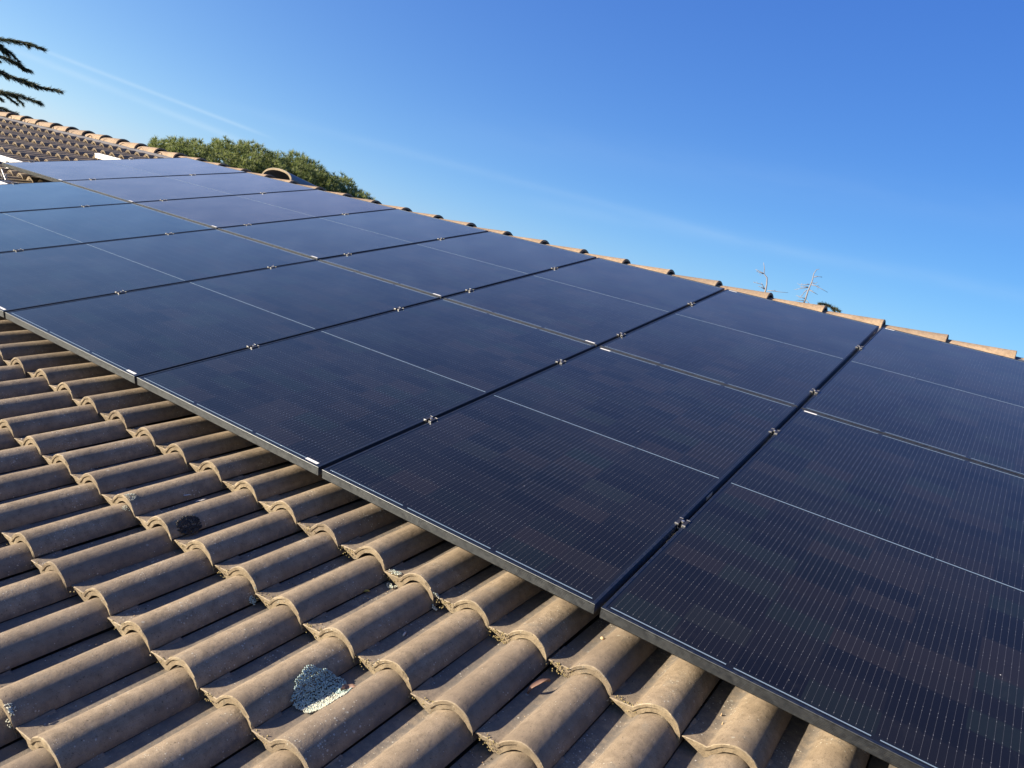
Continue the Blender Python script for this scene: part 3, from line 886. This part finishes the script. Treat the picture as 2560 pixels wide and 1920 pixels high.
for c, R_ in lobes:
    nt = int(150 * R_)
    for _ in range(nt):
        d = Vector((r.gauss(0, 1), r.gauss(0, 1), r.gauss(.35, 1))).normalized()
        p = c + d * R_ * r.uniform(.72, 1.0)
        dd = (d * .6 + Vector((0, 0, .9))).normalized()
        blades(mb, p, dd, .125, .017, r, 18, .85)
mt = mb.mesh('crown', M['pine']); o = obj('crown', mt, e, Matrix.Translation(-loc))
mb = MB(); mb.tube([(0, 0, 0), (.1, -.1, 2.), (.05, 0, 3.6), (.3, -.2, 4.6)], [.28, .23, .19, .12], 9)
for a in range(7):
    t = a / 7 * 6.28; mb.tube([(.1, -.05, 3.2 + .1 * a), (1.2 * math.cos(t), 1.4 * math.sin(t), 4.2), (2.2 * math.cos(t) + .8, 2.4 * math.sin(t), 5.0)], [.10, .07, .03], 6)
obj('trunk', mb.mesh('trunk', M['bark'], True), e)

# cedar reaching in from the left
camv = Vector((.7306, -2.0774, 5.0656)); SC = 1.5
def far(p): return camv + (Vector(p) - camv) * SC
br = [[(-14.23, 3.46, 6.34), (-13.96, 4.1, 6.46), (-13.83, 4.39, 6.5), (-13.74, 4.58, 6.55), (-13.66, 4.75, 6.57), (-13.59, 4.91, 6.57)],
      [(-14.14, 3.71, 6.2), (-13.92, 4.23, 6.26), (-13.84, 4.43, 6.25), (-13.77, 4.58, 6.23), (-13.67, 4.81, 6.17)],
      [(-14.23, 3.5, 6.05), (-13.97, 4.16, 6.08), (-13.84, 4.47, 6.01), (-13.72, 4.72, 5.98), (-13.6, 4.98, 5.97), (-13.47, 5.24, 5.99)],
      [(-14.24, 3.54, 5.71), (-13.97, 4.22, 5.68), (-13.84, 4.51, 5.71), (-13.72, 4.76, 5.74), (-13.59, 5.02, 5.72)],
      [(-14.2, 3.67, 5.41), (-13.96, 4.25, 5.47), (-13.83, 4.55, 5.46), (-13.73, 4.75, 5.43)],
      [(-14.14, 3.68, 6.38), (-13.9, 4.25, 6.43), (-13.83, 4.43, 6.38), (-13.79, 4.52, 6.32)]]
loc = Vector((-22.6, 2.4, 0)); e = tree('cedar_tree', 'dark drooping cedar branches reaching in at the upper left edge', 'tree', loc)
mb = MB(); crown = MB(); r = random.Random(31)
mb.tube([(0, 0, 0), (.05, 0, 4), (0, .05, 9), (0, 0, 12.5)], [.34, .27, .15, .03], 10)
def spray(pts, w):
    pts = [Vector(p) for p in pts]
    mb.tube(pts, [.03 * w * (1 - .85 * i / (len(pts) - 1)) + .004 for i in range(len(pts))], 5)
    for i in range(len(pts) - 1):
        a, b = pts[i], pts[i + 1]; L = (b - a).length; n = max(2, int(L * 24))
        for q in range(n):
            t = q / n; f = (i + t) / (len(pts) - 1)
            p = a.lerp(b, t); d = (b - a).normalized()
            wd = (.16 + .34 * (1 - f)) * w
            sd = d.cross(Vector((0, 0, 1))).normalized()
            for s in (-1, 1, 0):
                tip = p + (d * r.uniform(.7, 1.0) + sd * s * r.uniform(.15, .7) + Vector((0, 0, r.uniform(-.42, .16)))) * wd * r.uniform(.45, 1.)
                m_ = 6
                for z in range(m_):
                    blades(crown, p.lerp(tip, z / m_), (tip - p).normalized(), .095 * min(1.4, .7 + w * .4), .0115, r, 3, .30)
for b in br:
    pts = [far(p) - loc for p in b]
    root = Vector((0, 0, max(pts[0].z + .35, 1)))
    spray([root * 1. + (pts[0] - root) * .45] + pts, .95)
    for q in range(4):      # side branchlets that droop under the main one
        i = r.randrange(0, max(1, len(pts) - 2)); a = pts[i].lerp(pts[i + 1], r.random()); d = (pts[-1] - pts[0]).normalized()
        L = r.uniform(.2, .45); e2 = a + d * L + Vector((r.uniform(-.2, .2), r.uniform(-.1, .1), -L * r.uniform(.15, .5)))
        spray([a, a.lerp(e2, .5) + Vector((0, 0, .05)), e2], .42)
for q in range(60):     # the rest of the crown, outside the picture
    z = 2.5 + q * .16; a = q * 2.4 + .6
    if math.sin(a) > .15 and math.cos(a) > -.4: a += 2.6
    L = 2.9 * (1 - (z - 2.) / 11.5) + .3
    spray([(0, 0, z), (L * .5 * math.cos(a), L * .5 * math.sin(a), z + .12), (L * math.cos(a), L * math.sin(a), z - .15)], 1.6)
obj('trunk', mb.mesh('trunk', M['bark'], True), e); obj('crown', crown.mesh('crown', M['cedar']), e)

# two dead trees and a living branch tip beyond the ridge
def dead(label, trunk, branches, rt):
    base = Vector((trunk[0][0] + .1, trunk[0][1], 0)); e = tree('dead_tree', label, 'tree', base, 'dead trees beyond the ridge')
    mb = MB(); T = [Vector(p) - base for p in trunk]
    T = [Vector((0, 0, 0)), Vector((-.03, 0, T[0].z * .6))] + T
    n = len(T); mb.tube(T, [rt * (2.4 if i == 0 else 1.8 if i == 1 else 1 - .8 * (i - 2) / (n - 3)) for i in range(n)], 7); obj('trunk', mb.mesh('trunk', M['dead'], True), e)
    r = random.Random(9)
    for b in branches:
        mb = MB(); B = [Vector(p) - base for p in b]
        mb.tube(B, [.017 * (1 - .7 * i / (len(B) - 1)) for i in range(len(B))], 5)
        for _ in range(4):
            i = r.randrange(len(B) - 1); p = B[i].lerp(B[i + 1], r.random()); d = (B[i + 1] - B[i]).normalized() + Vector((r.gauss(0, .6), r.gauss(0, .5), r.gauss(0, .6)))
            mb.tube([p, p + d.normalized() * r.uniform(.05, .13)], [.007, .003], 4)
        obj('branch', mb.mesh('branch', M['dead'], True), e)


dead('bare dead tree with a crooked top, left of the two beyond the ridge',
     [(-6.78, 26.93, 6.3), (-6.79, 26.91, 6.74), (-6.81, 26.9, 6.94), (-6.86, 26.87, 7.17), (-7.0, 26.83, 7.28), (-7.04, 26.8, 7.49), (-7.12, 26.76, 7.66)],
     [[(-7.0, 26.83, 7.28), (-7.06, 26.81, 7.3), (-7.2, 26.77, 7.34), (-7.32, 26.73, 7.36)], [(-7.02, 26.82, 7.28), (-7.15, 26.78, 7.29), (-7.27, 26.75, 7.3)],
      [(-6.84, 26.9, 6.75), (-6.93, 26.87, 6.87), (-7.0, 26.85, 6.96)], [(-6.78, 26.92, 6.71), (-6.95, 26.86, 6.9), (-7.13, 26.82, 6.9), (-7.27, 26.78, 6.9)],
      [(-6.85, 26.9, 6.76), (-6.96, 26.87, 6.79), (-7.06, 26.84, 6.81)], [(-6.73, 26.93, 6.73), (-6.56, 26.97, 6.77), (-6.34, 27.03, 6.79), (-6.04, 27.09, 6.84)]], .034)
dead('bare dead tree leaning right, the right one of the two beyond the ridge',
     [(-5.67, 28.22, 6.2), (-5.65, 28.22, 6.64), (-5.63, 28.21, 6.81), (-5.63, 28.19, 7.13), (-5.61, 28.18, 7.31), (-5.59, 28.17, 7.54), (-5.61, 28.15, 7.78), (-5.56, 28.14, 7.94), (-5.47, 28.15, 7.99)],
     [[(-5.57, 28.16, 7.66), (-5.48, 28.18, 7.71), (-5.31, 28.21, 7.74)], [(-5.58, 28.18, 7.38), (-5.42, 28.22, 7.38), (-5.21, 28.26, 7.32), (-4.97, 28.31, 7.25)],
      [(-5.59, 28.2, 7.18), (-5.44, 28.23, 7.14), (-5.28, 28.27, 7.09)], [(-5.65, 28.17, 7.38), (-5.81, 28.14, 7.31), (-6.0, 28.1, 7.28)],
      [(-5.67, 28.17, 7.27), (-5.82, 28.14, 7.24), (-5.94, 28.12, 7.22)], [(-5.65, 28.18, 7.26), (-5.86, 28.14, 7.17), (-6.1, 28.1, 7.06)],
      [(-5.68, 28.18, 7.16), (-5.75, 28.17, 7.03), (-5.79, 28.17, 6.88)], [(-5.64, 28.21, 6.84), (-5.78, 28.18, 6.85), (-5.96, 28.14, 6.87)],
      [(-5.67, 28.21, 6.75), (-5.89, 28.16, 6.72)], [(-5.59, 28.22, 6.8), (-5.46, 28.25, 6.7)], [(-5.58, 28.18, 7.45), (-5.46, 28.2, 7.45)]], .036)
loc = Vector((-4.0, 25.5, 0)); e = tree('conifer_tree', 'green conifer showing one drooping branch tip right of the dead trees', 'tree', loc)
mb = MB(); crown = MB(); r = random.Random(77)
mb.tube([(0, 0, 0), (.0, 0, 3), (-.0, 0, 6.2)], [.2, .14, .05], 8)
def spray2(b):
    B = [Vector(p) - loc for p in b]; mb.tube(B, [.02 * (1 - .7 * i / (len(B) - 1)) for i in range(len(B))], 5)
    for i in range(len(B) - 1):
        for q in range(9):
            p = B[i].lerp(B[i + 1], q / 9); blades(crown, p, (B[i + 1] - B[i]).normalized(), .11, .022, r, 9, .75)
spray2([(-4.0, 25.5, 6.2), (-4.01, 25.48, 6.43), (-4.09, 25.46, 6.54), (-4.21, 25.44, 6.62), (-4.33, 25.42, 6.64), (-4.45, 25.39, 6.64), (-4.57, 25.37, 6.61)])
spray2([(-4.16, 25.45, 6.61), (-4.02, 25.47, 6.58), (-3.91, 25.49, 6.54)])
for q in range(26):
    z = 2 + q * .14; a = q * 2.4; L = 1.5 * (1 - (z - 1.5) / 5.5) + .2
    spray2([loc + Vector((0, 0, z)), loc + Vector((L * .5 * math.cos(a), L * .5 * math.sin(a), z + .05)), loc + Vector((L * math.cos(a), L * math.sin(a), z - .1))])
obj('trunk', mb.mesh('trunk', M['bark'], True), e); obj('crown', crown.mesh('crown', M['cedar']), e)
